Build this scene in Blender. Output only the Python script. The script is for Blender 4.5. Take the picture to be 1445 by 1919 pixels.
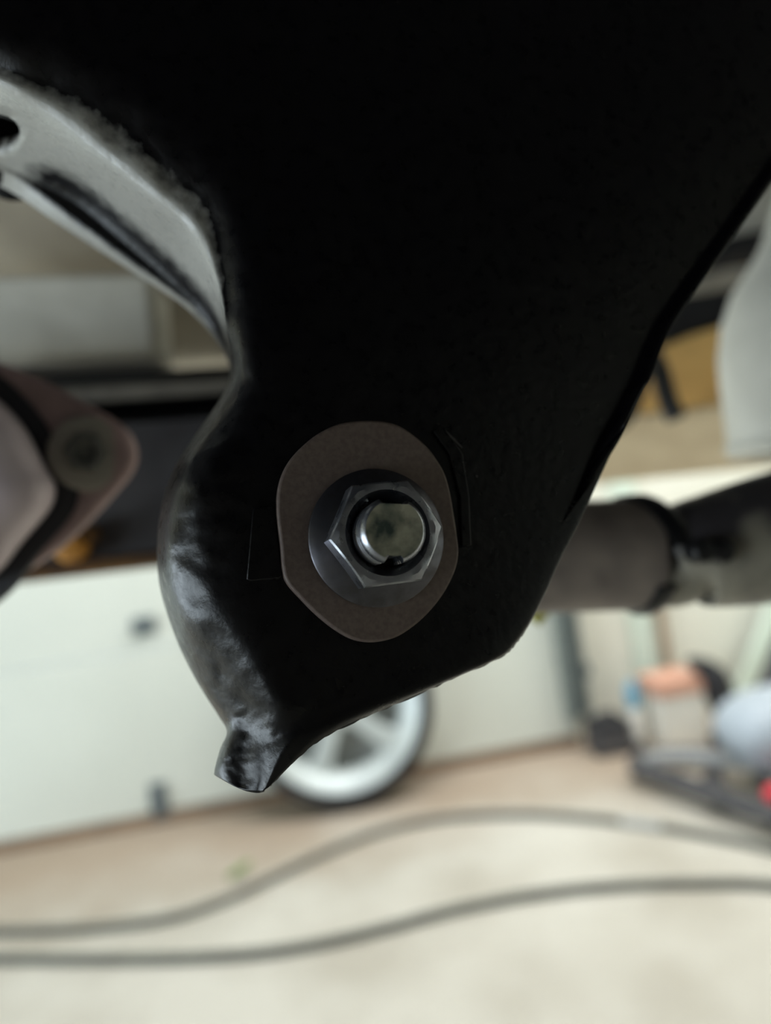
import bpy, bmesh, math, random
from mathutils import Vector, Matrix, noise as mnoise

for o in list(bpy.data.objects):
    bpy.data.objects.remove(o, do_unlink=True)
S = bpy.context.scene
C = S.collection
R = math.radians
random.seed(7)

# ------------------------------------------------------------------ camera
W, H, F = 1445.0, 1919.0, 1326.0
ROLL = R(8.3)
CAM = Vector((0, 0, 0.88))
YAW = R(6.1)                                        # the camera is turned a little to the right of the door's normal
HZ = Vector((math.cos(YAW), -math.sin(YAW), 0))
RX = HZ * math.cos(ROLL) - Vector((0, 0, math.sin(ROLL)))   # camera right
UP = HZ * math.sin(ROLL) + Vector((0, 0, math.cos(ROLL)))   # camera up
BK = Vector((-math.sin(YAW), -math.cos(YAW), 0))            # camera back
cd = bpy.data.cameras.new('camera')
cam = bpy.data.objects.new('camera', cd)
C.objects.link(cam)
m = Matrix.Identity(4)
for i, v in enumerate((RX, UP, BK)):
    for j in range(3):
        m[j][i] = v[j]
m.translation = CAM
cam.matrix_world = m
cd.sensor_fit = 'HORIZONTAL'
cd.sensor_width = 7.42
cd.lens = 7.42 * F / W
cd.clip_start = 0.005
cd.clip_end = 200
cd.dof.use_dof = True
cd.dof.focus_distance = 0.152
cd.dof.aperture_fstop = 1.4
S.camera = cam

# ------------------------------------------------------------------ world, lights, exposure
S.view_settings.view_transform = 'Standard'
S.view_settings.look = 'None'
S.view_settings.gamma = 1
S.view_settings.use_curve_mapping = False
S.view_settings.exposure = 0.25
wd = bpy.data.worlds.new('daylight')
S.world = wd
wd.use_nodes = True
bg = wd.node_tree.nodes['Background']
bg.inputs[0].default_value = (0.80, 0.92, 1.0, 1)
bg.inputs[1].default_value = 1.3


def area(name, loc, target, sx, sy, power, col):
    l = bpy.data.lights.new(name, 'AREA')
    l.shape = 'RECTANGLE'
    l.size, l.size_y = sx, sy
    l.energy = power
    l.color = col
    o = bpy.data.objects.new(name, l)
    C.objects.link(o)
    o.location = loc
    o.rotation_euler = (Vector(target) - Vector(loc)).to_track_quat('-Z', 'Y').to_euler()
    return o


area('added_left_daylight', (-2.85, 0.3, 0.45), (0.2, 0.9, 0.75), 3.4, 0.8, 46, (0.78, 0.91, 1.0))  # added area lamp for daylight from the unseen left side
area('overhead_fill', (0.75, 1.45, 2.6), (0.75, 2.4, 0.3), 2.4, 0.5, 54, (0.96, 0.98, 1.0))  # added fill out of view, brightens the back wall and floor


# ------------------------------------------------------------------ helpers
def wv(r, u, b):
    return CAM + RX * r + UP * u + BK * b


def P(px, py, d):                                   # photo pixel + depth in metres -> point
    return wv((px - W / 2) / F * d, -(py - H / 2) / F * d, -d)


def FL(px, py, z=0.0):                              # photo pixel -> point on the floor
    v = P(px, py, 1.0) - CAM
    return CAM + v * ((z - CAM.z) / v.z)


def onY(px, py, y):                                 # photo pixel -> point in the plane at distance y
    v = P(px, py, 1.0) - CAM
    return CAM + v * (y / v.y)


def tag(o, label=None, cat=None, group=None, kind=None):
    if label: o['label'] = label
    if cat: o['category'] = cat
    if group: o['group'] = group
    if kind: o['kind'] = kind
    return o


def thing(name, loc, label, cat, group=None):
    o = bpy.data.objects.new(name, None)
    o.empty_display_size = 0.02
    o.location = loc
    C.objects.link(o)
    return tag(o, label, cat, group)


def rootloc(o):
    l = o.location.copy()
    while o.parent:
        o = o.parent
        l = l + o.location
    return l


class MB:
    def __init__(s):
        s.v, s.f = [], []

    def add(s, vs, fs):
        n = len(s.v)
        s.v += [Vector(p) for p in vs]
        s.f += [tuple(i + n for i in f) for f in fs]
        return s

    def grid(s, rows, closed=False, flip=False):
        nr, nc = len(rows), len(rows[0])
        fs = []
        for i in range(nr - 1):
            for j in range(nc if closed else nc - 1):
                k = (j + 1) % nc
                q = (i * nc + j, i * nc + k, (i + 1) * nc + k, (i + 1) * nc + j)
                fs.append(q[::-1] if flip else q)
        return s.add([p for r in rows for p in r], fs)

    def prism(s, front, back):                      # two matching loops, capped
        n = len(front)
        fs = [tuple(range(n)), tuple(reversed(range(n, 2 * n)))]
        for i in range(n):
            j = (i + 1) % n
            fs.append((j, i, n + i, n + j))
        return s.add(list(front) + list(back), fs)

    def box(s, c, sz, rot=None):
        c = Vector(c)
        p = []
        for z in (-.5, .5):
            for x, y in ((-.5, -.5), (.5, -.5), (.5, .5), (-.5, .5)):
                q = Vector((x * sz[0], y * sz[1], z * sz[2]))
                if rot is not None: q = rot @ q
                p.append(c + q)
        return s.add(p, [(3, 2, 1, 0), (4, 5, 6, 7), (0, 1, 5, 4), (1, 2, 6, 5), (2, 3, 7, 6), (3, 0, 4, 7)])

    def lathe(s, o, ax, prof, n=32, cap0=False, cap1=False, rfun=None):
        o, ax = Vector(o), Vector(ax).normalized()
        a = ax.orthogonal().normalized()
        b = ax.cross(a)
        rows = []
        for r, z in prof:
            rows.append([o + ax * z + (a * math.cos(t) + b * math.sin(t)) * (r if rfun is None else rfun(r, t, z))
                         for t in [2 * math.pi * k / n for k in range(n)]])
        n0 = len(s.v)
        s.grid(rows, closed=True)
        if cap0: s.f.append(tuple(reversed(range(n0, n0 + n))))
        if cap1: s.f.append(tuple(range(n0 + (len(rows) - 1) * n, n0 + len(rows) * n)))
        return s

    def tube(s, pts, rad, n=12, caps=True):
        pts = [Vector(p) for p in pts]
        rows = []
        a = None
        for i, p in enumerate(pts):
            t = (pts[min(i + 1, len(pts) - 1)] - pts[max(i - 1, 0)]).normalized()
            if a is None:
                a = t.orthogonal().normalized()
            a = (a - t * a.dot(t)).normalized()
            b = t.cross(a)
            r = rad[i] if isinstance(rad, (list, tuple)) else rad
            rows.append([p + (a * math.cos(2 * math.pi * k / n) + b * math.sin(2 * math.pi * k / n)) * r for k in range(n)])
        n0 = len(s.v)
        s.grid(rows, closed=True)
        if caps:
            s.f.append(tuple(reversed(range(n0, n0 + n))))
            s.f.append(tuple(range(n0 + (len(rows) - 1) * n, n0 + len(rows) * n)))
        return s

    def build(s, name, mat, parent=None, bevel=0, seg=2, sharp=35, fix=True, sub=0):
        me = bpy.data.meshes.new(name)
        off = rootloc(parent) if parent else Vector((0, 0, 0))
        if parent is None and s.v:
            lo = Vector((min(p.x for p in s.v), min(p.y for p in s.v), min(p.z for p in s.v)))
            hi = Vector((max(p.x for p in s.v), max(p.y for p in s.v), max(p.z for p in s.v)))
            off = Vector(((lo.x + hi.x) / 2, (lo.y + hi.y) / 2, lo.z))
        me.from_pydata([p - off for p in s.v], [], s.f)
        me.update()
        if fix:
            bm = bmesh.new()
            bm.from_mesh(me)
            bmesh.ops.recalc_face_normals(bm, faces=bm.faces)
            bm.to_mesh(me)
            bm.free()
        me.shade_smooth()
        me.set_sharp_from_angle(angle=R(sharp))
        me.materials.append(mat)
        o = bpy.data.objects.new(name, me)
        C.objects.link(o)
        if parent:
            o.parent = parent
        else:
            o.location = off
        if bevel:
            b = o.modifiers.new('bevel', 'BEVEL')
            b.width = bevel
            b.segments = seg
            b.limit_method = 'ANGLE'
            b.angle_limit = R(40)
            b.harden_normals = False
        if sub:
            b = o.modifiers.new('sub', 'SUBSURF')
            b.levels = b.render_levels = sub
        return o


def catmull(pts, k, closed=False):
    n = len(pts)
    out = []
    rng = n if closed else n - 1
    for i in range(rng):
        if closed:
            p0, p1, p2, p3 = pts[i - 1], pts[i], pts[(i + 1) % n], pts[(i + 2) % n]
        else:
            p0, p1, p2, p3 = pts[max(i - 1, 0)], pts[i], pts[i + 1], pts[min(i + 2, n - 1)]
        for q in range(k):
            t = q / k
            out.append(tuple(0.5 * (2 * b + (c - a) * t + (2 * a - 5 * b + 4 * c - d) * t * t + (3 * b - a - 3 * c + d) * t ** 3)
                             for a, b, c, d in zip(p0, p1, p2, p3)))
    if not closed:
        out.append(tuple(pts[-1]))
    return out


# ------------------------------------------------------------------ materials
def lin(c):
    return tuple(((x / 255) / 12.92 if x / 255 <= 0.04045 else ((x / 255 + 0.055) / 1.055) ** 2.4) for x in c)


def mat(name, col, col2=None, scale=8.0, rough=0.6, metal=0.0, spec=0.5, bump=0.0, bscale=None, detail=4, lo=0.35, hi=0.65,
        rough2=None, bdist=0.001, coat=0.0):
    mt = bpy.data.materials.new(name)
    mt.use_nodes = True
    nt = mt.node_tree
    b = nt.nodes['Principled BSDF']
    b.inputs['Base Color'].default_value = (*col, 1)
    b.inputs['Roughness'].default_value = rough
    b.inputs['Metallic'].default_value = metal
    b.inputs['Specular IOR Level'].default_value = spec
    b.inputs['Coat Weight'].default_value = coat
    tc = nt.nodes.new('ShaderNodeTexCoord')
    if col2 is not None or rough2 is not None:
        nz = nt.nodes.new('ShaderNodeTexNoise')
        nz.inputs['Scale'].default_value = scale
        nz.inputs['Detail'].default_value = detail
        nt.links.new(tc.outputs['Object'], nz.inputs['Vector'])
        rp = nt.nodes.new('ShaderNodeMapRange')
        rp.inputs['From Min'].default_value = lo
        rp.inputs['From Max'].default_value = hi
        nt.links.new(nz.outputs['Fac'], rp.inputs['Value'])
        if col2 is not None:
            mx = nt.nodes.new('ShaderNodeMix')
            mx.data_type = 'RGBA'
            mx.inputs[6].default_value = (*col, 1)
            mx.inputs[7].default_value = (*col2, 1)
            nt.links.new(rp.outputs['Result'], mx.inputs[0])
            nt.links.new(mx.outputs[2], b.inputs['Base Color'])
        if rough2 is not None:
            r2 = nt.nodes.new('ShaderNodeMapRange')
            r2.inputs['To Min'].default_value = rough
            r2.inputs['To Max'].default_value = rough2
            nt.links.new(rp.outputs['Result'], r2.inputs['Value'])
            nt.links.new(r2.outputs['Result'], b.inputs['Roughness'])
    if bump:
        n2 = nt.nodes.new('ShaderNodeTexNoise')
        n2.inputs['Scale'].default_value = bscale or scale
        n2.inputs['Detail'].default_value = 3
        nt.links.new(tc.outputs['Object'], n2.inputs['Vector'])
        bp = nt.nodes.new('ShaderNodeBump')
        bp.inputs['Strength'].default_value = bump
        bp.inputs['Distance'].default_value = bdist
        nt.links.new(n2.outputs['Fac'], bp.inputs['Height'])
        nt.links.new(bp.outputs['Normal'], b.inputs['Normal'])
    return mt


M = {}
M['black_paint'] = mat('black_chassis_paint', (0.0024, 0.002, 0.0026), (0.0038, 0.0032, 0.004), 300, rough=0.26, spec=0.29, bump=0.3, bscale=420, bdist=0.0005, rough2=0.36)
M['washer'] = mat('phosphated_steel', lin((98, 84, 78)), lin((112, 98, 91)), 900, rough=0.55, spec=0.4, bump=0.15, bscale=1500, bdist=0.0002)
M['zinc'] = mat('zinc_plated_steel', (0.40, 0.42, 0.46), (0.30, 0.30, 0.33), 260, rough=0.24, metal=1.0, bump=0.2, bscale=900, bdist=0.0002, rough2=0.4)
M['zinc_dark'] = mat('dark_zinc_flange', (0.13, 0.13, 0.15), (0.09, 0.085, 0.09), 240, rough=0.28, metal=1.0, bump=0.1, bscale=700, bdist=0.0002, rough2=0.42)
M['bolt_end'] = mat('bolt_end_dull_zinc', lin((168, 165, 146)), lin((62, 74, 68)), 190, rough=0.6, metal=0.35, spec=0.4, bump=0.3, bscale=600, bdist=0.0002, detail=6, lo=0.42, hi=0.68)
M['dark_steel'] = mat('dark_grey_steel', lin((78, 76, 78)), lin((62, 60, 62)), 30, rough=0.55, spec=0.3, bump=0.2, bscale=120)
M['black'] = mat('black_void_shade', (0.004, 0.004, 0.004), rough=0.7, spec=0.15)  # black standing in for the shade inside the recess and the hole
M['lip'] = mat('dusty_steel_lip', lin((120, 114, 104)), lin((92, 87, 80)), 40, rough=0.7)
M['rust'] = mat('rust_brown_edge', lin((122, 86, 42)), lin((88, 64, 42)), 60, rough=0.8)
M['pan'] = mat('dusty_grey_underbody', lin((226, 222, 210)), lin((198, 194, 182)), 14, rough=0.75, spec=0.2)
M['liplight'] = mat('pale_panel_lip', lin((244, 234, 216)), rough=0.7)
M['panbrown'] = mat('brownish_grey_underbody', lin((184, 174, 156)), lin((160, 150, 134)), 14, rough=0.8, spec=0.2)
M['pink'] = mat('dusty_pinkish_iron', lin((180, 152, 150)), lin((140, 116, 114)), 30, rough=0.55, spec=0.4, bump=0.2, bscale=90)
M['pinkhub'] = mat('pale_machined_hub', lin((216, 200, 204)), lin((190, 174, 178)), 25, rough=0.4, spec=0.5)
M['greybolt'] = mat('grey_bolt', lin((88, 86, 80)), lin((70, 68, 64)), 60, rough=0.5)
M['ringwash'] = mat('pale_washer_ring', lin((150, 142, 132)), rough=0.45)
M['orange'] = mat('orange_plastic', lin((214, 148, 60)), rough=0.5)
M['pipe'] = mat('dark_brown_steel_pipe', lin((134, 122, 112)), lin((102, 92, 86)), 40, rough=0.5, spec=0.45, bump=0.3, bscale=150)
M['sleeve'] = mat('weathered_sleeve', lin((60, 56, 58)), lin((140, 134, 120)), 22, rough=0.4, spec=0.5, bump=0.3, bscale=120, lo=0.5, hi=0.62)
M['clampblack'] = mat('glossy_black_clamp', (0.006, 0.006, 0.007), rough=0.3, spec=0.5)
M['yellow'] = mat('yellow_plastic', lin((190, 186, 90)), rough=0.5)
M['canister'] = mat('pale_beige_shell', lin((222, 218, 206)), lin((204, 200, 188)), 18, rough=0.6)
M['tan'] = mat('tan_coated_rail', lin((232, 212, 178)), lin((212, 190, 156)), 16, rough=0.75)
M['tanyellow'] = mat('ochre_panel', lin((222, 184, 116)), lin((196, 160, 100)), 16, rough=0.75)
M['darkgrey'] = mat('dark_grey_rubber', lin((44, 44, 48)), lin((34, 34, 37)), 20, rough=0.7)
M['door'] = mat('cream_white_door_paint', lin((228, 232, 222)), lin((220, 224, 214)), 2.0, rough=0.5, spec=0.3)
M['wall'] = mat('cream_plaster', lin((238, 237, 224)), lin((230, 228, 214)), 3.0, rough=0.85, spec=0.2)
M['frontwall'] = mat('dark_unseen_wall', lin((120, 114, 108)), lin((96, 92, 88)), 3.0, rough=0.9)  # unseen wall, made dark so the bracket mirrors less light
M['ceil'] = mat('ceiling_board', lin((214, 210, 200)), rough=0.9)
M['seal'] = mat('brown_rubber_seal', lin((150, 124, 100)), lin((126, 104, 84)), 8, rough=0.8)
M['galv'] = mat('galvanised_steel', lin((150, 160, 158)), lin((120, 130, 130)), 30, rough=0.45, metal=0.4)
M['hinge'] = mat('dark_grey_hinge', lin((96, 106, 110)), rough=0.5)
M['tyre'] = mat('tyre_rubber', lin((40, 42, 46)), lin((32, 33, 36)), 30, rough=0.75)
M['alloy'] = mat('silver_alloy', lin((208, 216, 214)), lin((190, 198, 198)), 12, rough=0.42, metal=0.25)
M['alloy_in'] = mat('dull_inner_barrel', lin((150, 152, 148)), lin((132, 134, 130)), 12, rough=0.6)
M['hose'] = mat('grey_green_rubber_hose', lin((92, 96, 88)), lin((76, 79, 73)), 20, rough=0.6)
M['paleband'] = mat('pale_hose_band', lin((170, 172, 170)), rough=0.5)
M['leaf'] = mat('green_leaf', lin((128, 160, 84)), lin((108, 140, 70)), 60, rough=0.6)
M['wood'] = mat('brown_wood_handle', lin((150, 122, 96)), lin((128, 102, 80)), 20, rough=0.7)
M['board'] = mat('pale_mint_board', lin((220, 234, 220)), rough=0.6)
M['salmon'] = mat('salmon_card', lin((224, 172, 148)), lin((212, 160, 138)), 10, rough=0.8)
M['white'] = mat('white_card', lin((226, 222, 212)), rough=0.7)
M['blue'] = mat('blue_plastic', lin((110, 168, 196)), rough=0.4)
M['silver'] = mat('silver_grey_plastic', lin((150, 152, 152)), rough=0.5)
M['bluepad'] = mat('pale_blue_grey_vinyl', lin((178, 188, 198)), lin((164, 174, 184)), 8, rough=0.5)
M['frame'] = mat('charcoal_frame', lin((64, 64, 68)), lin((84, 82, 82)), 8, rough=0.6)
M['red'] = mat('red_plastic', lin((226, 56, 70)), rough=0.45)
M['slate'] = mat('slate_grey_paint', lin((96, 98, 104)), rough=0.6)


def floor_mat():
    mt = bpy.data.materials.new('stained_concrete')
    mt.use_nodes = True
    nt = mt.node_tree
    b = nt.nodes['Principled BSDF']
    b.inputs['Roughness'].default_value = 0.75
    b.inputs['Specular IOR Level'].default_value = 0.25
    tc = nt.nodes.new('ShaderNodeTexCoord')
    n1 = nt.nodes.new('ShaderNodeTexNoise'); n1.inputs['Scale'].default_value = 3.2; n1.inputs['Detail'].default_value = 5
    n2 = nt.nodes.new('ShaderNodeTexNoise'); n2.inputs['Scale'].default_value = 60; n2.inputs['Detail'].default_value = 3
    nt.links.new(tc.outputs['Object'], n1.inputs['Vector'])
    nt.links.new(tc.outputs['Object'], n2.inputs['Vector'])
    r1 = nt.nodes.new('ShaderNodeMapRange'); r1.inputs['From Min'].default_value = 0.38; r1.inputs['From Max'].default_value = 0.66
    nt.links.new(n1.outputs['Fac'], r1.inputs['Value'])
    mx = nt.nodes.new('ShaderNodeMix'); mx.data_type = 'RGBA'
    mx.inputs[6].default_value = (*lin((204, 200, 190)), 1)
    mx.inputs[7].default_value = (*lin((182, 176, 164)), 1)
    nt.links.new(r1.outputs['Result'], mx.inputs[0])
    # brown dirt swept up along the door (world y from about 1.75 to the door)
    sp = nt.nodes.new('ShaderNodeSeparateXYZ')
    ge = nt.nodes.new('ShaderNodeNewGeometry')
    nt.links.new(ge.outputs['Position'], sp.inputs[0])
    ad = nt.nodes.new('ShaderNodeMath'); ad.operation = 'MULTIPLY_ADD'; ad.inputs[1].default_value = 0.5
    nt.links.new(n1.outputs['Fac'], ad.inputs[0])
    nt.links.new(sp.outputs['Y'], ad.inputs[2])
    r2 = nt.nodes.new('ShaderNodeMapRange'); r2.inputs['From Min'].default_value = 2.0; r2.inputs['From Max'].default_value = 2.4
    r2.inputs['To Max'].default_value = 0.8
    nt.links.new(ad.outputs[0], r2.inputs['Value'])
    m2 = nt.nodes.new('ShaderNodeMix'); m2.data_type = 'RGBA'
    m2.inputs[7].default_value = (*lin((168, 148, 128)), 1)
    nt.links.new(r2.outputs['Result'], m2.inputs[0])
    nt.links.new(mx.outputs[2], m2.inputs[6])
    m3 = nt.nodes.new('ShaderNodeMix'); m3.data_type = 'RGBA'; m3.blend_type = 'MULTIPLY'; m3.inputs[0].default_value = 0.0
    nt.links.new(m2.outputs[2], m3.inputs[6])
    nt.links.new(n2.outputs['Color'], m3.inputs[7])
    nt.links.new(m2.outputs[2], b.inputs['Base Color'])
    bp = nt.nodes.new('ShaderNodeBump'); bp.inputs['Strength'].default_value = 0.3; bp.inputs['Distance'].default_value = 0.003
    nt.links.new(n2.outputs['Fac'], bp.inputs['Height'])
    nt.links.new(bp.outputs['Normal'], b.inputs['Normal'])
    return mt


M['floor'] = floor_mat()


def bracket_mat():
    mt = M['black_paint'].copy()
    mt.name = 'black_chassis_paint_with_pale_flange'
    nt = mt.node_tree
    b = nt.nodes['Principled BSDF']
    at = nt.nodes.new('ShaderNodeAttribute'); at.attribute_name = 'pale_tone'
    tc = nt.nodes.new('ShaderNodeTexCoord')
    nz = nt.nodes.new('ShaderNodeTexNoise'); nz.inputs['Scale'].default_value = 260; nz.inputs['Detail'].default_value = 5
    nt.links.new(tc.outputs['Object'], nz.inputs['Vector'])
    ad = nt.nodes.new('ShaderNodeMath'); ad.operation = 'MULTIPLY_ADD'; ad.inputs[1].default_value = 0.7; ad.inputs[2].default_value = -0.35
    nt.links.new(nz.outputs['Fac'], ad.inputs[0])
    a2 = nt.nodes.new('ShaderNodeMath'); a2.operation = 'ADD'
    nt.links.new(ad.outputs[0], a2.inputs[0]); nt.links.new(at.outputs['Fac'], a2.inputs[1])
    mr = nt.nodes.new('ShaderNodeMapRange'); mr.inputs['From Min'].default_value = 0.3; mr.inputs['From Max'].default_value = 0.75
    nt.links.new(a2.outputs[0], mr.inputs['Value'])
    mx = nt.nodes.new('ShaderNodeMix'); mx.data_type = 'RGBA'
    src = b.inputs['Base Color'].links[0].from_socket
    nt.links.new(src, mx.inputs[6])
    mx.inputs[7].default_value = (*lin((168, 166, 160)), 1)  # pale flange tone; the mask paints its falloff and groove shade
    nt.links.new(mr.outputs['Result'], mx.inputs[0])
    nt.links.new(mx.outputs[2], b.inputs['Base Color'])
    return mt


M['chip'] = mat('bare_metal_chip', lin((78, 74, 74)), rough=0.5)
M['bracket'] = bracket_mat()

# ------------------------------------------------------------------ the setting
DY = 2.33                                            # distance of the garage door
MB().box((0, -0.1, -0.05), (7, 7.4, 0.1)).build('floor', M['floor'])['kind'] = 'structure'
XJ = onY(1062, 1290, DY).x                                            # right edge of the door opening
MB().box(((XJ + 2.1) / 2, DY + 0.12, 1.35), (2.1 - XJ, 0.12, 2.7)).build('wall_back', M['wall'])['kind'] = 'structure'
MB().box((XJ - 2.0, DY + 0.12, 2.45), (4.0, 0.12, 0.5)).build('wall_header', M['wall'])['kind'] = 'structure'
MB().box((-3.0, -0.2, 1.78), (0.1, 5.1, 1.85)).build('wall_left_added', M['wall'])['kind'] = 'structure'   # unseen, added so that daylight enters only below it
MB().box((2.0, -0.2, 1.35), (0.1, 4.9, 2.7)).build('wall_right', M['wall'])['kind'] = 'structure'
MB().box((-0.75, -2.6, 1.35), (5.5, 0.1, 2.7)).build('wall_front', M['frontwall'])['kind'] = 'structure'
MB().box((-0.75, -0.2, 2.75), (5.6, 5.1, 0.1)).build('ceiling', M['ceil'])['kind'] = 'structure'

door = bpy.data.objects.new('door_1', None)
door.location = (-1.5, DY, 0)
C.objects.link(door)
door['kind'] = 'structure'
zs = [0.035, 0.555, 1.085, 1.615, 2.145]
for a, b in zip(zs[:-1], zs[1:]):
    MB().box((XJ - 1.98, DY + 0.022, (a + b) / 2), (4.0, 0.04, b - a - 0.006)).build('panel', M['door'], door, bevel=0.004)
MB().box((XJ - 1.98, DY + 0.022, 0.017), (4.0, 0.05, 0.034)).build('bottom_seal', M['seal'], door, bevel=0.006)


def hinge(px, py, w=0.06, h=0.10):
    p = onY(px, py, DY - 0.004)
    k = MB().box((p.x, DY - 0.003, p.z), (w, 0.006, h))
    k.box((p.x, DY - 0.010, p.z), (w * 0.6, 0.014, h * 0.35))
    k.lathe((p.x - w * 0.55, DY - 0.012, p.z), (1, 0, 0), [(0.009, 0), (0.009, w * 1.1)], 10, True, True)
    k.build('hinge', M['hinge'], door)


hinge(270, 1173, 0.07, 0.055)
hinge(298, 1500, 0.05, 0.11)
hinge(-330, 1262, 0.07, 0.055)
hinge(690, 1112, 0.07, 0.055)

# ------------------------------------------------------------------ garage fittings by the door
p = onY(1085, 1395, DY - 0.06)
tr = thing('door_track', (XJ + 0.015, DY - 0.03, 0.08), 'grey steel vertical track standing at the right edge of the garage door', 'door track')
x0 = tr.location.x
MB().box((x0, DY - 0.01, 1.1), (0.075, 0.008, 2.0)).box((x0 - 0.034, DY - 0.035, 1.1), (0.007, 0.05, 2.0)).box((x0 + 0.034, DY - 0.035, 1.1), (0.007, 0.05, 2.0)) \
    .box((x0 - 0.026, DY - 0.062, 1.1), (0.02, 0.007, 2.0)).build('rail', M['galv'], tr)
for z in (0.25, 0.8, 1.4):
    MB().box((x0 + 0.045, DY + 0.02, z), (0.05, 0.07, 0.04)).build('mounting_tab', M['hinge'], tr)

# spare wheel leaning on the door
whr = 0.298
wc = FL(662, 1527) + Vector((0, 0.07, 0))
tilt = R(8)
ax = Vector((0, -math.cos(tilt), math.sin(tilt)))     # face direction, towards the camera
wcen = Vector((wc.x, 2.222, whr * math.cos(tilt) + 0.009))
wh = thing('car_wheel', (wcen.x, wcen.y, 0), 'silver alloy car wheel with black tyre leaning on the garage door', 'wheel')
tw = 0.06
MB().lathe(wcen, ax, [(0.238, -tw), (0.262, -tw * 1.05), (0.288, -tw * 0.9), (0.297, -tw * 0.55), (0.298, 0), (0.297, tw * 0.5), (0.290, tw * 0.85), (0.272, tw * 1.02),
                      (0.256, tw * 1.0), (0.250, tw * 0.85), (0.238, tw * 0.6)], 72).build('tyre', M['tyre'], wh, sharp=60)
rim = MB().lathe(wcen, ax, [(0.24, -tw), (0.20, -tw * 0.8), (0.195, 0), (0.20, tw * 0.4), (0.225, tw * 0.72), (0.244, tw * 0.9), (0.253, tw * 0.98), (0.256, tw * 0.9), (0.248, tw * 0.7)], 72)
rim.build('rim', M['alloy'], wh, sharp=50)
MB().lathe(wcen, ax, [(0.0, -tw * 0.7), (0.2, -tw * 0.7)], 40).build('back_plate', M['alloy_in'], wh)
a1 = ax.cross(Vector((1, 0, 0))).normalized()
a2 = Vector((1, 0, 0))
for k in range(5):
    t = R(90 + 72 * k + 12)
    d = a2 * math.cos(t) + a1 * math.sin(t)
    e = ax.cross(d).normalized()
    sec = []
    for r, hw, z0, th in ((0.03, 0.040, 0.030, 0.03), (0.09, 0.030, 0.034, 0.028), (0.15, 0.031, 0.032, 0.026), (0.215, 0.048, 0.028, 0.024)):
        c = wcen + d * r
        sec.append([c - e * hw + ax * (z0 - th), c - e * hw * 0.8 + ax * z0, c + e * hw * 0.8 + ax * z0, c + e * hw + ax * (z0 - th)])
    MB().grid(sec, closed=True).build('spoke', M['alloy'], wh, bevel=0.004)
MB().lathe(wcen, ax, [(0.062, 0.005), (0.062, 0.034), (0.05, 0.042), (0.03, 0.043), (0.0, 0.044)], 28).build('hub_cap', M['alloy'], wh)

# hose on the floor, one length doubled back outside the left of the view
h1 = [(1700, 1665), (1445, 1590), (1300, 1560), (1200, 1544), (1100, 1532), (1000, 1526), (900, 1527), (800, 1537), (700, 1562), (600, 1602), (500, 1650), (400, 1695), (300, 1724), (150, 1740), (0, 1745), (-200, 1745)]
h2 = [(-200, 1795), (0, 1796), (200, 1797), (400, 1792), (550, 1777), (700, 1745), (850, 1705), (1000, 1676), (1150, 1660), (1300, 1655), (1445, 1658), (1700, 1690)]
pts = [FL(x, y, 0.0095) for x, y in h1]
pe = FL(-330, 1770, 0.0095)
pts += [pe + Vector((0, 0.02, 0)), pe + Vector((-0.02, -0.02, 0))]
pts += [FL(x, y, 0.0095) for x, y in h2]
hs = thing('rubber_hose', FL(400, 1740), 'long grey-green rubber hose lying in two curves across the concrete floor', 'hose')
hp = [Vector(q) for q in catmull([tuple(q) for q in pts], 8)]
MB().tube(hp, 0.0095, 12).build('hose_body', M['hose'], hs)
fp = [FL(x, y, 0.0095) for x, y in ((1165, 1540), (1200, 1544), (1240, 1550))]
MB().tube(fp, 0.0115, 14).build('hose_band', M['paleband'], hs)  # short pale grey band round the hose

# leaf on the floor beside the hose
lc = FL(450, 1645)
lv = MB()
rows = []
for i in range(9):
    t = i / 8
    w = 0.015 * math.sin(math.pi * (0.06 + 0.9 * t)) ** 0.8
    zc = 0.004 + 0.018 * t * t
    rows.append([lc + Vector((-0.03 + 0.06 * t, 0.02 * t - w, zc + 0.009)), lc + Vector((-0.03 + 0.06 * t, 0.02 * t, zc)), lc + Vector((-0.03 + 0.06 * t, 0.02 * t + w, zc + 0.009))])
lv.grid(rows)
lo_ = lv.build('leaf', M['leaf'], fix=False)
sm = lo_.modifiers.new('solid', 'SOLIDIFY'); sm.thickness = 0.0012
tag(lo_, 'small green leaf lying on the concrete floor beside the hose', 'leaf')

# wooden handle and pale boards against the wall right of the track
a = onY(1232, 1120, DY - 0.05); b = onY(1268, 1330, DY - 0.05)
bh = thing('broom', (b.x, DY, 0), 'brown wooden broom handle leaning against cream wall right of the track', 'broom')
top = Vector((a.x + 0.03, DY + 0.03, a.z + 0.3)); bot = Vector((b.x + 0.02, DY - 0.0, 0.14))
MB().tube([bot, top], 0.015, 12).build('handle', M['wood'], bh)
MB().box((bot.x, bot.y, 0.125), (0.16, 0.05, 0.05)).build('head', M['wood'], bh, bevel=0.008)
br = MB()
for i in range(11):
    br.box((bot.x - 0.07 + i * 0.014, bot.y, 0.055), (0.012, 0.042, 0.108))
br.build('bristles', M['frame'], bh)['kind'] = 'stuff'
q0 = onY(1166, 1150, DY + 0.03); q1 = onY(1226, 1150, DY + 0.03)
bx = (q0.x + q1.x) / 2
bo = MB().box((bx + 0.015, DY + 0.045, 0.62), (0.085, 0.022, 1.23)).build('board', M['board'], bevel=0.003)
tag(bo, 'narrow pale mint board standing upright against wall left of the broom handle', 'board')

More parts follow.
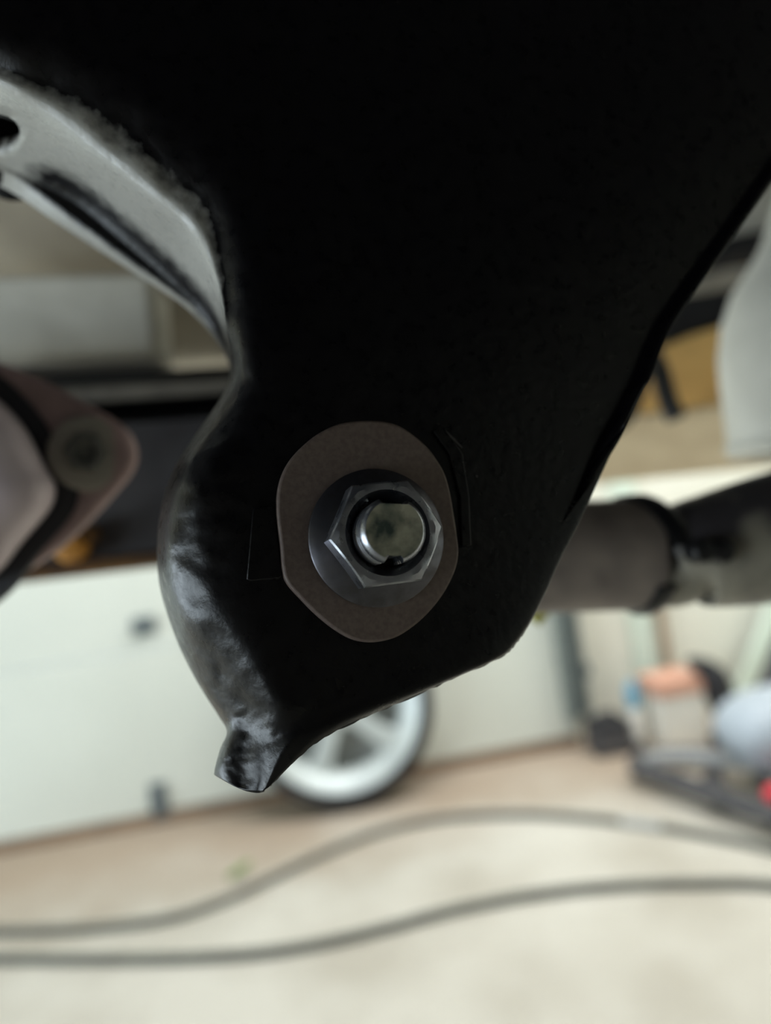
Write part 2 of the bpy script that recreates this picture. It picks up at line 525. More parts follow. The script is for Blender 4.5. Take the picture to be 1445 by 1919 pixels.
# things on the floor at the right
cb = FL(1272, 1390)
bx0 = thing('cardboard_box', (cb.x, cb.y, 0), 'white cardboard box with salmon lid among the clutter on the right', 'box')
t0 = onY(1250, 1345, cb.y - 0.05)
MB().box((cb.x, cb.y, 0.085), (0.15, 0.13, 0.17)).build('carton', M['white'], bx0, bevel=0.003)
MB().box((cb.x, cb.y, 0.196), (0.16, 0.14, 0.052)).build('lid', M['salmon'], bx0, bevel=0.004)
bt = FL(1200, 1402)
bl = thing('spray_bottle', (bt.x, bt.y, 0), 'small white bottle with blue top standing left of the salmon box', 'bottle')
MB().lathe((bt.x, bt.y, 0), (0, 0, 1), [(0.0, 0.0), (0.024, 0.0), (0.026, 0.01), (0.026, 0.11), (0.018, 0.13), (0.012, 0.138), (0.0, 0.139)], 20).build('body', M['white'], bl)
MB().lathe((bt.x, bt.y, 0.135), (0, 0, 1), [(0.0, 0.0), (0.020, 0.0), (0.022, 0.02), (0.022, 0.06), (0.012, 0.085), (0.0, 0.086)], 20).build('cap', M['blue'], bl)
tb = FL(1144, 1408)
tx = thing('tool_case', (tb.x, tb.y, 0), 'small dark brown and black case on the floor beside the track', 'case')
MB().box((tb.x, tb.y, 0.042), (0.12, 0.1, 0.084)).build('body', M['frame'], tx, bevel=0.008)
MB().box((tb.x, tb.y, 0.096), (0.122, 0.102, 0.022)).build('lid', M['darkgrey'], tx, bevel=0.006)
MB().tube([Vector((tb.x - 0.03, tb.y, 0.106)), Vector((tb.x - 0.028, tb.y, 0.128)), Vector((tb.x + 0.028, tb.y, 0.128)), Vector((tb.x + 0.03, tb.y, 0.105))], 0.005, 8).build('handle', M['darkgrey'], tx)

# creeper: low dark frame with a pale blue-grey pad and a red handle tip
cr = thing('mechanic_creeper', FL(1340, 1500), 'dark low wheeled creeper with pale blue-grey pad on the right of the floor', 'creeper')


def rail(name, pxs, r, z, mt):
    return MB().tube([Vector(q) for q in catmull([tuple(FL(x, y, z)) for x, y in pxs], 6)], r, 10).build(name, mt, cr)


rail('side_rail', [(1200, 1426), (1196, 1440), (1260, 1462), (1360, 1498), (1480, 1540), (1600, 1580)], 0.026, 0.05, M['frame'])
rail('rear_rail', [(1210, 1424), (1240, 1420), (1300, 1420), (1380, 1428), (1480, 1444)], 0.02, 0.085, M['silver'])
rail('side_rail', [(1200, 1426), (1235, 1414), (1300, 1412), (1380, 1420), (1480, 1436), (1600, 1456)], 0.022, 0.05, M['frame'])
for pa, pb in (((1330, 1414), (1350, 1494)), ((1420, 1426), (1450, 1530))):
    MB().tube([FL(*pa, 0.05), FL(*pb, 0.05)], 0.02, 10).build('cross_bar', M['frame'], cr)
for x, y in ((1200, 1416), (1330, 1484), (1440, 1524), (1345, 1400)):
    c = FL(x, y, 0.0)
    MB().lathe((c.x - 0.012, c.y, 0.022), (1, 0, 0), [(0.0, 0), (0.018, 0), (0.022, 0.005), (0.022, 0.019), (0.018, 0.024), (0.0, 0.024)], 18).build('caster', M['darkgrey'], cr)
pc = FL(1420, 1430, 0.09)
pad = []
for i in range(13):
    th = math.pi * i / 12
    pad.append([pc + Vector((0.085, 0.0, 0.085)) + Vector((0.165 * math.sin(th) * math.copysign(abs(math.cos(f)) ** 0.6, math.cos(f)), 0.12 * math.sin(th) * math.copysign(abs(math.sin(f)) ** 0.6, math.sin(f)), 0.105 * math.cos(th))) for f in [2 * math.pi * k / 24 for k in range(24)]])
MB().grid(pad, closed=True).build('pad', M['bluepad'], cr)
rd = FL(1462, 1490, 0.08)
MB().lathe(rd + Vector((-0.035, 0, 0)), (1, 0.1, 0.05), [(0, 0), (0.016, 0.004), (0.023, 0.014), (0.024, 0.09), (0.016, 0.11), (0.012, 0.16), (0, 0.16)], 18).build('handle_tip', M['red'], cr)

# black folding chair back and leaning dark panel at the far right
ch = FL(1400, 1385)
ck = thing('garden_tool', (ch.x + 0.05, ch.y - 0.0, 0), 'black curved garden tool standing behind the pale blue-grey pad', 'garden tool')
yb = ch.y + 0.02
bp_ = [onY(x, y, yb) for x, y in ((1290, 1238), (1320, 1252), (1342, 1280), (1352, 1310), (1372, 1345))]
MB().tube([Vector(q) for q in catmull([tuple(q) for q in bp_], 6)], [0.012 + 0.034 * min(1, i / 10) for i in range(25)], 14).build('nozzle', M['darkgrey'], ck)
e_ = bp_[-1]
MB().lathe((e_.x, e_.y, 0), (0, 0, 1), [(0, 0), (0.045, 0), (0.05, 0.02), (0.05, e_.z * 0.8), (0.04, e_.z), (0, e_.z + 0.01)], 24).build('housing', M['frame'], ck)
pA = onY(1446, 1140, 2.30); pB = onY(1400, 1255, 2.30)
pl = thing('leaning_board', (pB.x + 0.1, 2.32, 0), 'slate grey panel with pale mint edge leaning at far right', 'board')
dirv = (pA - pB).normalized()
perp = Vector((dirv.z, 0, -dirv.x))
low = pB - dirv * ((pB.z - 0.004) / dirv.z)
hi_ = low + dirv * 1.25
MB().prism([low, low + perp * 0.05, hi_ + perp * 0.05, hi_], [q + Vector((0, 0.03, 0)) for q in (low, low + perp * 0.05, hi_ + perp * 0.05, hi_)]).build('edge_strip', M['board'], pl)
lo2, hi2 = low + perp * 0.05, hi_ + perp * 0.05
w2 = 0.45
MB().prism([lo2, lo2 + Vector((w2, 0, 0)), hi2 + Vector((w2, 0, 0)), hi2], [q + Vector((0, 0.025, 0)) for q in (lo2, lo2 + Vector((w2, 0, 0)), hi2 + Vector((w2, 0, 0)), hi2)]).build('panel', M['slate'], pl)

# ------------------------------------------------------------------ vehicle underside, far to near
# floor pan of the raised vehicle, overhead
fl = thing('vehicle_floor_pan', (0, 0, 1.30), 'dusty grey underside of raised vehicle behind black bracket at upper left', 'vehicle')
MB().box((0, -0.15, 1.36), (1.7, 2.5, 0.08)).build('floor_sheet', M['darkgrey'], fl, bevel=0.01)
MB().box((0, -0.35, 1.62), (1.75, 3.0, 0.4)).build('body_shell', M['slate'], fl, bevel=0.05)


def slab(pxs, d, th, name, mt, parent, bevel=0.004, dfun=None):
    fr = [P(x, y, d if dfun is None else dfun(x, y)) for x, y in pxs]
    bk = [q + Vector((0, th, 0)) for q in fr]
    return MB().prism(fr, bk).build(name, mt, parent, bevel=bevel, seg=3)


slab([(-260, 250), (292, 250), (292, 500), (-260, 520)], 0.56, 0.05, 'upper_panel', M['panbrown'], fl, 0.008, lambda x, y: 0.545 - (500 - y) * 0.00035)
slab([(-260, 522), (288, 503), (300, 680), (290, 697), (75, 708), (-260, 716)], 0.53, 0.06, 'lower_panel', M['pan'], fl, 0.010, lambda x, y: 0.53 - (690 - y) * 0.00035)
slab([(240, 250), (620, 220), (620, 660), (240, 685)], 0.62, 0.05, 'rear_panel', M['panbrown'], fl, 0.008, lambda x, y: 0.62 - (680 - y) * 0.0001)
fr = [P(x, y, d) for x, y, d in ((-40, 682, 0.492), (297, 664, 0.492), (299, 694, 0.522), (-40, 712, 0.522))]
MB().prism(fr, [q + Vector((0, 0.03, 0)) for q in fr]).build('panel_lip', M['liplight'], fl, bevel=0.006, seg=3)

# crossmember
cm = thing('crossmember', P(250, 1075, 0.44), 'dark grey steel crossmember with rusty lower edge left of the bracket', 'crossmember')


def strip(rows, xa, xb, name, mt, n=10, sl=None):
    g = []
    for y, d in rows:
        q = 0.06 + (0.118 - 0.06) * max(0, min(1, (y - 712) / 380))   # the edges converge towards the left
        g.append([P(xa + (xb - xa) * k / n, y - q * (xa + (xb - xa) * k / n), d) for k in range(n + 1)])
    return MB().grid(g).build(name, mt, cm, fix=False)


strip([(738, 0.56), (732, 0.47), (735, 0.455), (740, 0.45), (760, 0.45), (765, 0.455), (767, 0.47)], -300, 620, 'upper_lip', M['lip'])
strip([(713, 0.54), (712, 0.475), (730, 0.468), (740, 0.47)], -300, 620, 'seam', M['darkgrey'])
strip([(766, 0.47), (775, 0.52), (805, 0.52), (800, 0.465), (810, 0.452)], -300, 620, 'recess', M['black'])  # shade of the gap painted black
strip([(796, 0.50), (802, 0.462), (812, 0.45), (950, 0.445), (1060, 0.44), (1068, 0.44)], -300, 620, 'web', M['dark_steel'])
strip([(1066, 0.441), (1072, 0.435), (1088, 0.434), (1096, 0.44), (1098, 0.52)], -300, 620, 'lower_flange', M['rust'])
oc = P(126, 1026, 0.425)
MB().lathe(oc, BK, [(0.009, -0.012), (0.009, 0.0), (0.007, 0.003), (0.0, 0.004)], 18).build('orange_clip', M['orange'], cm)
oc = P(156, 1003, 0.43)
MB().lathe(oc, BK, [(0.006, -0.012), (0.006, 0.0), (0.004, 0.003), (0.0, 0.004)], 14).build('orange_clip', M['rust'], cm)

# coupling flange at the left
DF = 0.30
dc = thing('driveshaft_flange', P(100, 1080, DF), 'pinkish iron driveshaft flange with one bolt at left edge', 'driveshaft flange')
fh = [(-30, 672), (60, 702), (130, 738), (195, 775), (236, 808), (250, 848), (240, 885), (203, 930), (150, 988), (90, 1040), (20, 1082), (-50, 1108)]
fo = catmull(fh + [(-180 - x, 1780 - y) for x, y in fh], 4, True)   # the flange is the same turned half round
fr = [P(x, y, DF) for x, y in fo]
bk = [q + Vector((0, 0.011, 0)) for q in fr]
MB().prism(fr, bk).build('flange_plate', M['pink'], dc, bevel=0.003, seg=3, sharp=40)
bc = P(165, 850, DF)
bax = (BK + RX * 0.25).normalized()
MB().lathe(bc, bax, [(0.016, -0.004), (0.016, 0.001), (0.0145, 0.0025), (0.009, 0.0028), (0.0, 0.003)], 30).build('washer', M['ringwash'], dc)
bb = MB()
bb.lathe(bc, bax, [(0.0088, 0.002), (0.0088, 0.0075), (0.0076, 0.009), (0.005, 0.0088), (0.0045, 0.0065), (0.0, 0.006)], 6)
bb.build('bolt_head', M['greybolt'], dc, bevel=0.0006)
# raised hub with a dark groove round it
hh = [(-60, 706), (-25, 736), (10, 765), (50, 812), (85, 880), (101, 912), (92, 952), (40, 1015), (0, 1066), (-50, 1100)]
ho = catmull(hh + [(-180 - x, 1810 - y) for x, y in hh], 5, True)


def scalec(pts, k, c=(-90, 905)):
    return [(c[0] + (x - c[0]) * k, c[1] + (y - c[1]) * k) for x, y in pts]


loops = []
for k, d in ((1.02, DF + 0.002), (1.0, DF - 0.012), (0.93, DF - 0.021), (0.78, DF - 0.028), (0.5, DF - 0.032), (0.2, DF - 0.033)):
    loops.append([P(x, y, d) for x, y in scalec(ho, k)])
hb = MB().grid(loops, closed=True)
hb.f.append(tuple(len(hb.v) - len(loops[0]) + i for i in range(len(loops[0]))))
hb.build('hub', M['pinkhub'], dc, sharp=60)
loops = [[P(x, y, d) for x, y in scalec(ho, k)] for k, d in ((1.0, DF - 0.0015), (1.22, DF - 0.0022), (1.26, DF + 0.002))]
MB().grid(loops, closed=True).build('boot_ring', M['darkgrey'], dc)

# tan rail, ochre panel, canister and hanger on the right
rr = thing('frame_rail', P(1300, 890, 0.75), 'tan coated vehicle rail running above the right-hand tube', 'frame rail')
slab([(1000, 800), (1200, 772), (1380, 752), (1640, 715), (1640, 852), (1440, 872), (1110, 906), (1000, 918)], 0.75, 0.10, 'rail_body', M['tan'], rr, 0.012, lambda x, y: 0.72 + (y - 790) * 0.0008)
slab([(1150, 670), (1240, 650), (1300, 625), (1420, 588), (1640, 530), (1640, 760), (1150, 800)], 0.86, 0.05, 'ochre_panel', M['tanyellow'], rr, 0.008, lambda x, y: 0.86 + (y - 680) * 0.0007)
slab([(1120, 640), (1240, 560), (1360, 540), (1640, 470), (1640, 530), (1420, 590), (1300, 627), (1120, 690)], 0.84, 0.06, 'dark_crossbar', M['darkgrey'], rr, 0.010)
slab([(1150, 150), (1700, 60), (1700, 560), (1150, 640)], 0.95, 0.05, 'grey_panel', M['pan'], rr, 0.008)
slab([(1330, 450), (1400, 432), (1640, 390), (1640, 440), (1400, 482), (1330, 500)], 0.90, 0.05, 'dark_brace', M['darkgrey'], rr, 0.010)
hg = [P(x, y, 0.70) for x, y in ((1180, 640), (1215, 655), (1238, 700), (1252, 750), (1268, 785))]
MB().tube([Vector(q) for q in catmull([tuple(q) for q in hg], 5)], 0.0095, 10).build('hanger', M['darkgrey'], rr)
hg = [P(x, y, 0.69) for x, y in ((1150, 800), (1180, 770), (1205, 700), (1222, 650))]
MB().tube([Vector(q) for q in catmull([tuple(q) for q in hg], 5)], 0.008, 10).build('hanger', M['darkgrey'], rr)

DCN = 0.50
cn = thing('canister', P(1510, 860, DCN), 'pale beige rounded canister hanging at the right edge', 'canister')
prof = [(1, 300), (60, 330), (82, 411), (92, 440), (109, 473), (143, 528), (162, 590), (168, 658), (164, 710), (158, 761), (152, 815), (146, 840)]
pxm = DCN / F
base = P(1522, 840, DCN + 0.02)
MB().lathe(base, UP, [(r * pxm, (840 - y) * pxm) for r, y in reversed(prof)], 40, cap0=True).build('shell', M['canister'], cn)
MB().lathe(base, UP, [(0.045, -0.003), (0.054, -0.006), (0.059, -0.001), (0.057, 0.006), (0.045, 0.006)], 40).build('bottom_rim', M['canister'], cn)

# dark tube with clamp on the right
DT = 0.33
tm = DT / F
tu = thing('steel_tube', P(1200, 1150, DT), 'dark brown steel tube with black clamp right of the bracket', 'tube')
ts, te = P(980, 1046, DT), P(1212, 1038, DT)
axis = (te - ts).normalized()
n = 14
MB().tube([ts + (te - ts) * (-1.4 + 2.4 * i / n) for i in range(n + 1)], 104 * tm, 40).build('pipe', M['pipe'], tu)
rows = []
sl = []
rads = []
for x, yt, yb_ in ((1200, 1020, 1130), (1232, 1005, 1138), (1256, 992, 1141), (1272, 960, 1141), (1292, 937, 1139), (1340, 920, 1140), (1400, 900, 1136), (1450, 884, 1130), (1560, 850, 1126), (1700, 820, 1120), (2300, 700, 1000)):
    sl.append(P(x, (yt + yb_) / 2, DT - 0.006)); rads.append((yb_ - yt) / 2 * (DT - 0.006) / F * 0.985)
sl2 = catmull([(*q, r) for q, r in zip(sl, rads)], 4)
MB().tube([Vector(q[:3]) for q in sl2], [q[3] for q in sl2], 40).build('sleeve', M['sleeve'], tu)


def collar(xs, w, rr_, name, mt, a0, a1, skew=0.0):
    # strap wrapped part of the way round the tube
    c = ts + (te - ts) * ((xs - 980) / 232)
    u = UP - axis * UP.dot(axis); u.normalize()
    v = axis.cross(u)
    prof_ = ((-w, 0.0), (-w, rr_ * 0.7), (-w * 0.6, rr_), (w * 0.6, rr_), (w, rr_ * 0.7), (w, 0.0))
    g = []
    N = 30
    for k in range(N + 1):
        a_ = R(a0 + (a1 - a0) * k / N)
        d = u * math.cos(a_) + v * math.sin(a_)
        sh = skew * (k / N)
        g.append([c + axis * (px_ * tm + sh * tm) + d * (102 * tm + h_) for px_, h_ in prof_])
    b_ = MB().grid(g)
    n_ = len(prof_)
    b_.f.append(tuple(range(n_)))
    b_.f.append(tuple(reversed(range(N * n_, N * n_ + n_))))
    return b_.build(name, mt, tu)


# front of the tube faces the camera
sgn = 1 if axis.cross((UP - axis * UP.dot(axis)).normalized()).dot(BK) > 0 else -1
collar(1180, 20, 0.0028, 'strap', M['clampblack'], -15 * sgn, 80 * sgn, 62)
collar(1212, 16, 0.0030, 'strap', M['clampblack'], 118 * sgn, 200 * sgn, -22)
for x, y in ((1318, 1034), (1355, 1034)):
    MB().lathe(P(x, y, DT - 0.034), BK, [(0.0055, -0.008), (0.0055, 0.0), (0.004, 0.0025), (0, 0.003)], 14).build('weld_stud', M['clampblack'], tu)
MB().tube([P(x, y, DT + 0.01) for x, y in ((1015, 1060), (1042, 1085), (1036, 1120), (1000, 1165))], 0.0035, 10).build('yellow_tag', M['yellow'], tu)

# ------------------------------------------------------------------ the black bracket
n_c = Vector((0.25, 0.14, 0.957)).normalized()
D0 = 0.160
p0c = Vector(((700 - W / 2) / F * D0, -(1010 - H / 2) / F * D0, -D0))


def Bp(px, py, off):                                # pixel -> point on the plate, off mm behind its face
    r = Vector(((px - W / 2) / F, -(py - H / 2) / F, -1))
    t = n_c.dot(p0c - n_c * (off / 1000)) / n_c.dot(r)
    q = r * t
    return wv(q.x, q.y, q.z)


NW = RX * n_c.x + UP * n_c.y + BK * n_c.z
EX = (RX - NW * RX.dot(NW)).normalized()
EY = NW.cross(EX)
O = Bp(700, 1010, 0)


def L(x, y, z):
    return O + (EX * x + EY * y + NW * z) / 1000


bk_ = thing('mounting_bracket', Bp(470, 1478, 3), 'black painted chassis bracket in the foreground carrying a nut, washer and bolt', 'bracket')
# rows run from the rolled left flange (A..D) over the flat face (E..G) to the right edge (H); values are px, py, mm behind the face
T = [
    [(-420, 120, 95), (-400.0, 90.0, 80.5), (-380, 60, 66), (-340, 0, 30), (-300, -60, 6), (-220, -160, 0), (500, -420, 0), (1500, -420, 0), (1960, -420, 0.6)],
    [(-140, 300, 78), (-120, 272, 70), (-98, 250, 62), (-50, 150, 13), (-22, 112, 5), (30, 40, 0), (520, -80, 0), (1250, -120, 0), (1690, -40, 0.6)],
    [(0, 349, 78), (18, 328, 70), (42, 308, 62), (85, 225, 11), (118, 168, 4), (168, 90, 0), (560, 60, 0), (1200, 40, 0), (1600, 95, 0.6)],
    [(110, 420, 78), (124, 402, 70), (150, 360, 62), (192, 306, 11), (236, 246, 4), (300, 172, 0), (620, 165, 0), (1150, 165, 0), (1521, 210, 0.6)],
    [(205, 482, 78), (216, 470, 70), (252, 444, 62), (283, 380, 11), (328, 328, 4), (402, 268, 0), (650, 270, 0), (1100, 285, 0), (1443, 320, 0.6)],
    [(293, 538, 78), (301, 530, 70), (325, 510, 62), (350, 438, 11), (392, 400, 4), (462, 366, 0), (680, 385, 0), (1050, 420, 0), (1340, 470, 0.6)],
    [(360, 586, 78), (367, 580, 70), (384, 574, 62), (398, 527, 12), (424, 508, 4.5), (490, 490, 0), (700, 503, 0), (1020, 530, 0), (1264, 582, 0.6)],
    [(415, 652, 78), (417, 647, 70), (420, 638, 60), (423, 615, 14), (433, 607, 6), (490, 600, 0), (710, 598, 0), (1000, 610, 0), (1229, 642, 0.6)],
    [(440, 716, 75), (435.5, 711.0, 62.5), (431, 706, 50), (432, 694, 26), (444, 682, 7), (500, 676, 0), (715, 670, 0), (990, 680, 0), (1199, 722, 0.6)],
    [(440, 742, 65), (429.0, 741.0, 53.5), (418, 740, 42), (421, 738, 24), (440, 735, 7), (505, 730, 0), (715, 730, 0), (980, 735, 0), (1186, 748, 0.6)],
    [(405, 800, 62), (391.0, 800.0, 51.0), (377, 800, 40), (381, 800, 22), (410, 798, 6), (495, 795, 0), (715, 795, 0), (965, 800, 0), (1158, 812, 0.6)],
    [(365, 860, 62), (351.0, 860.0, 51.0), (337, 860, 40), (341, 860, 20), (375, 860, 3.4), (480, 860, 0), (710, 860, 0), (950, 862, 0), (1134, 866, 0.6)],
    [(340, 920, 62), (325.5, 920.0, 51.0), (311, 920, 40), (316, 920, 20), (352, 920, 3.4), (470, 920, 0), (705, 920, 0), (930, 922, 0), (1108, 925, 0.6)],
    [(326, 980, 62), (312.0, 980.0, 51.0), (298, 980, 40), (303, 980, 20), (340, 980, 5), (462, 980, 0), (700, 980, 0), (910, 984, 0), (1080, 988, 0.6)],
    [(322, 1040, 62), (308.5, 1040.0, 51.0), (295, 1040, 40), (300, 1040, 20), (338, 1040, 6), (460, 1040, 0), (695, 1040, 0), (890, 1044, 0), (1050, 1048, 0.6)],
    [(326, 1100, 62), (313.0, 1100.0, 51.0), (300, 1100, 40), (306, 1100, 21), (345, 1100, 7), (462, 1100, 0), (690, 1100, 0), (870, 1104, 0), (1024, 1108, 0.6)],
    [(344, 1160, 60), (330.5, 1160.0, 49.0), (317, 1160, 38), (323, 1160, 22), (364, 1160, 7), (470, 1160, 0), (685, 1160, 0), (850, 1160, 0), (998, 1160, 0.6)],
    [(368, 1222, 58), (354.5, 1222.0, 47.0), (341, 1222, 36), (348, 1221, 22), (392, 1218, 9), (484, 1214, 0), (680, 1208, 0), (830, 1203, 0), (972, 1200, 0.6)],
    [(398, 1284, 54), (385.5, 1284.0, 43.5), (373, 1284, 33), (381, 1282, 20), (424, 1274, 9.5), (500, 1262, 0), (665, 1246, 0), (800, 1232, 0), (938, 1232, 0.6)],
    [(430, 1340, 50), (419.5, 1340.5, 40.0), (409, 1341, 30), (418, 1336, 17), (456, 1324, 9), (518, 1306, 0), (640, 1285, 0), (745, 1268, 0), (846, 1274, 0.6)],
    [(448, 1362, 40), (438, 1366, 32), (425, 1371, 22), (434, 1366, 14), (468, 1356, 9), (522, 1340, 1), (600, 1324, 0), (670, 1312, 0), (738, 1322, 0.6)],
    [(438, 1398, 34), (424, 1401, 27), (413, 1402, 20), (427, 1401, 13), (466, 1398, 9), (516, 1378, 3), (560, 1364, 0.6), (605, 1352, 0), (642, 1364, 0.6)],
    [(430, 1432, 32), (416, 1434, 25), (404, 1434, 19), (420, 1437, 12.5), (460, 1440, 9), (500, 1416, 4.5), (530, 1404, 1.5), (556, 1396, 0.8), (578, 1404, 1.0)],
    [(430, 1448, 31), (414, 1450, 25), (401, 1451, 19), (420, 1463, 12.5), (454, 1480, 9), (484, 1486, 6.5), (493, 1482, 5), (500, 1478, 4.5), (508, 1472, 4.2)],
]
K1, K2 = 8, 7
for ri, r in enumerate(T):                           # a tight control column that rolls the cut edge over
    e, f_ = r[-1], r[-2]
    sm_ = max(0.0, min(1.0, (ri - 9) / 9.0))
    sm_ = sm_ * sm_ * (3 - 2 * sm_)
    k_ = min(0.4, (13.0 + 7.0 * sm_) / max(1.0, math.hypot(e[0] - f_[0], e[1] - f_[1])))
    r.insert(-1, (e[0] + (f_[0] - e[0]) * k_, e[1] + (f_[1] - e[1]) * k_, f_[2] * k_ + e[2] * (1 - k_) if e[2] > 0.7 else 0.0))
    r[-1] = (e[0], e[1], (0.0 if ri < 20 else e[2]) + min(0.2 + 1.8 * sm_, 0.03 * math.hypot(e[0] - f_[0], e[1] - f_[1])))
rows = [catmull(r, K2) for r in T]
cols = [catmull([r[j] for r in rows], K1) for j in range(len(rows[0]))]
nr, nc = len(cols[0]), len(cols)
g = []
coat = []  # paleness per vertex, with painted light falloff and groove shade
for i in range(nr):
    row = []
    for j in range(nc):
        x, y, o = cols[j][i]
        q = Bp(x, y, max(o, -0.2))
        u = j / K2                                    # 0=A .. 7=H
        # hammered, undercoated relief on the rolled flange and a groove along the arch wall
        if u < 5:
            amt = 0.0008 * max(0, 1 - abs(u - 3.9) / 1.6)
            q = q + NW * (mnoise.noise(q * 230) * amt + mnoise.noise(q * 700) * amt * 0.35)
        if j == nc - 1 and i > 16.5 * K1:             # ragged sheared edge along the bottom
            q = q + EY * (random.uniform(-1, 1) * 0.00025)
        row.append(q)
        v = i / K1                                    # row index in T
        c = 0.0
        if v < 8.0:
            c = max(0.0, min(1.0, (4.3 - u) / 1.05)) * max(0.0, min(1.0, 0.42 + (7.0 - v) / 3.2)) * max(0.0, min(1.0, (8.0 - v) / 1.0))  # pale tone, light falloff along the arch painted in
            gr = max(0.0, min(1.0, (u - 0.75) / 0.35)) * max(0.0, min(1.0, (2.55 - u) / 0.5))   # shade of the groove, painted by cutting the pale tone
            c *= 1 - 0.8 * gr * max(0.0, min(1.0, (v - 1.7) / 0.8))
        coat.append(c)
    g.append(row)
mb = MB().grid(g)
# oval hole through the flange near its left end
HC, HR = (-6, 250), (44, 36)


def rho(k):
    x, y, o = cols[k % nc][k // nc]
    return math.hypot((x - HC[0]) / HR[0], (y - HC[1]) / HR[1]) if o > 8 and k // nc < 5 * K1 else 9


keep = [f for f in mb.f if sum(rho(k) for k in f) / 4 > 1.0]
gone = set(k for f in mb.f if sum(rho(k) for k in f) / 4 <= 1.0 for k in f)
left = set(k for f in keep for k in f)
for k in gone & left:
    x, y, o = cols[k % nc][k // nc]
    r_ = max(rho(k), 0.05)
    mb.v[k] = Bp(HC[0] + (x - HC[0]) / r_, HC[1] + (y - HC[1]) / r_, o)
mb.f = keep
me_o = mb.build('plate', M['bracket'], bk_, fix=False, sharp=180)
att = me_o.data.attributes.new('pale_tone', 'FLOAT', 'POINT')
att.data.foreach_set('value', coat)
# normals must face the camera
tp_ = L(0, -20, 0) - bk_.location
f0 = min(me_o.data.polygons, key=lambda p: (p.center - tp_).length)
if f0.normal.dot(NW) < 0:
    me_o.data.flip_normals()
so = me_o.modifiers.new('solid', 'SOLIDIFY')
so.thickness = 0.0042
so.offset = -1
so.use_quality_normals = True
vg = me_o.vertex_groups.new(name='thickness')       # the flared tip thins out
for k in range(nr * nc):
    vg.add([k], max(0.12, min(1.0, (nr - 1 - k // nc) / 14.0)), 'REPLACE')
so.vertex_group = 'thickness'



def flatpart(pxs, z0, z1, name, mt, parent, bevel, seg=2, sm_=1, closed=True):
    pp = catmull(pxs, sm_, True) if sm_ > 1 else pxs
    fr_ = [Bp(x, y, -z1) for x, y in pp]
    ba_ = [q - NW * ((z1 - z0) / 1000) for q in fr_]
    return MB().prism(fr_, ba_).build(name, mt, parent, bevel=bevel, seg=seg, sharp=50)


# guide pads beside the washer
flatpart([(474, 952), (512, 946), (520, 1020), (530, 1078), (524, 1084), (470, 1089), (462, 1086)], -0.5, 1.1, 'cam_guide', M['black_paint'], bk_, 0.0003)
flatpart([(826, 792), (868, 850), (880, 930), (884, 1022), (866, 1024), (862, 930), (842, 850), (812, 808)], -0.5, 1.0, 'cam_guide', M['black_paint'], bk_, 0.0003)

# bare chips in the paint round the washer
for pxs in ([(538, 832), (542, 822), (548, 818), (546, 826)], [(551, 812), (560, 804), (567, 805), (558, 812)], [(739, 796), (745, 797), (747, 801), (741, 801)],
            [(822, 793), (848, 818), (867, 838), (866, 840), (846, 821), (821, 795)], [(511, 1066), (516, 1068), (515, 1075), (509, 1073)], [(892, 890), (896, 891), (895, 895), (892, 894)]):
    flatpart(pxs, -0.3, 0.12, 'paint_chip', M['chip'], bk_, 0)

# added black plug, paints the dark inside the hole
hc_ = Bp(-8, 254, 66)
MB().lathe(hc_, NW, [(0.0, -0.02), (0.0095, -0.02), (0.0095, -0.004), (0.0, -0.004)], 20).build('hole_dark_plug', M['black'], bk_)

# washer
z = [(700, 95), (850, 105), (960, 148), (1100, 260), (1200, 400), (1245, 520), (1275, 680), (1300, 850), (1308, 960), (1280, 1080), (1200, 1230), (1080, 1370), (950, 1470), (850, 1512), (730, 1528),
     (620, 1506), (500, 1436), (386, 1342), (284, 1238), (204, 1146), (174, 1060), (160, 900), (142, 750), (136, 630), (150, 500), (198, 378), (282, 276), (400, 180), (540, 115)]
wpx = [(480 + x / 3.44, 760 + y / 3.44) for x, y in z]
flatpart(wpx, -0.4, 3.0, 'cam_washer', M['washer'], bk_, 0.0006, 3, 4)['label'] = 'dark brown-grey oval cam washer with two straight sides'

# flange nut
nut = bpy.data.objects.new('flange_nut', None)
nut.empty_display_size = 0.01
nut.parent = bk_
nut.location = O - bk_.location
C.objects.link(nut)
nut['label'] = 'shiny zinc hexagonal flange nut'
Z0 = 3.0


def ring(rf, z_, n=72):
    return [L(rf(t) * math.cos(t), rf(t) * math.sin(t), z_ if not callable(z_) else z_(t)) for t in [2 * math.pi * k / n + R(8) for k in range(n)]]


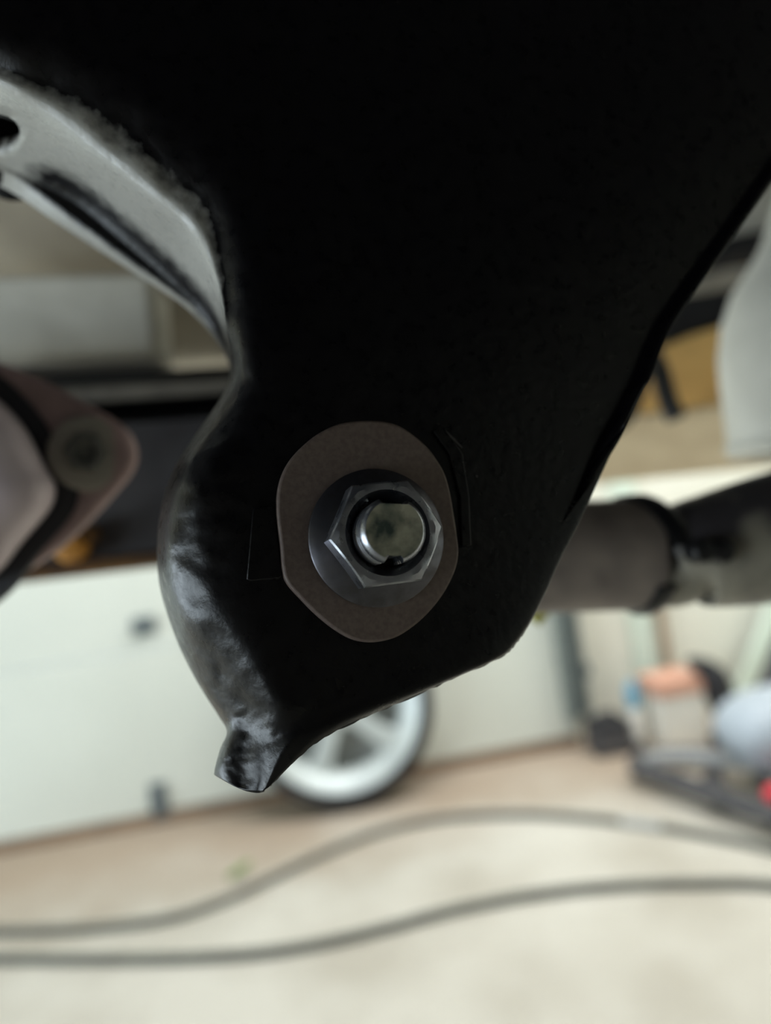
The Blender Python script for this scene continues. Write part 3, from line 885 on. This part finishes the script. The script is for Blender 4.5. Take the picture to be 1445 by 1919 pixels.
fl_rows = [ring(lambda t: 15.2, Z0), ring(lambda t: 15.4, Z0 + 0.3), ring(lambda t: 15.4, Z0 + 0.9), ring(lambda t: 15.1, Z0 + 1.2), ring(lambda t: 13.6, Z0 + 1.9), ring(lambda t: 12.4, Z0 + 2.7), ring(lambda t: 10.2, Z0 + 3.6)]
MB().grid(fl_rows, closed=True).build('flange', M['zinc_dark'], nut, sharp=40)
AF = 10.75


def hexr(t):
    a_ = (t - R(8)) % R(60)
    return AF / math.cos(a_ - R(30))


ZT = 13.2
hx = [ring(hexr, Z0 + 1.4), ring(lambda t: hexr(t), lambda t: ZT - 0.25 - (hexr(t) - AF) * 0.85),
      ring(lambda t: hexr(t) - 0.35, lambda t: ZT - (hexr(t) - AF) * 0.55),
      ring(lambda t: 10.0 + (hexr(t) - AF) * 0.3, ZT), ring(lambda t: 9.1, ZT - 0.05), ring(lambda t: 8.8, ZT - 0.6), ring(lambda t: 7.4, ZT - 3.2), ring(lambda t: 7.2, ZT - 6)]
MB().grid(hx, closed=True).build('hex_body', M['zinc'], nut, sharp=24)

# bolt
bolt = bpy.data.objects.new('cam_bolt', None)
bolt.empty_display_size = 0.01
bolt.parent = bk_
bolt.location = O - bk_.location
C.objects.link(bolt)
bolt['label'] = 'threaded zinc bolt end with two notches'


def brad(r):
    def f(t):
        q = r
        s_ = math.sin(t)
        if s_ > 0 and abs(math.cos(t)) * r < 2.8:
            q = min(q, 5.25 / max(s_, 1e-3))
        if s_ < 0 and abs(math.cos(t)) * r < 1.75:
            q = min(q, 5.35)
        return q
    return f


ZE = 18.3
th = []
z_ = 4.0
while z_ < ZE - 2.4:
    th += [(6.95, z_), (6.95, z_ + 0.25), (6.25, z_ + 0.75), (6.25, z_ + 0.95), (6.95, z_ + 1.5)]
    z_ += 1.5
th += [(6.9, ZE - 1.2), (6.5, ZE - 0.5), (6.2, ZE - 0.12), (6.0, ZE)]
MB().grid([ring(brad(r), zz, 120) for r, zz in th], closed=True).build('thread', M['zinc'], bolt, sharp=30)
en = MB().grid([ring(brad(6.0), ZE, 120), ring(brad(5.6), ZE - 0.05, 120), ring(lambda t: 3, ZE - 0.15, 120), ring(lambda t: 0.2, ZE - 0.15, 120)], closed=True)
en.f.append(tuple(range(len(en.v) - 120, len(en.v))))
en.build('end_face', M['bolt_end'], bolt, sharp=40)
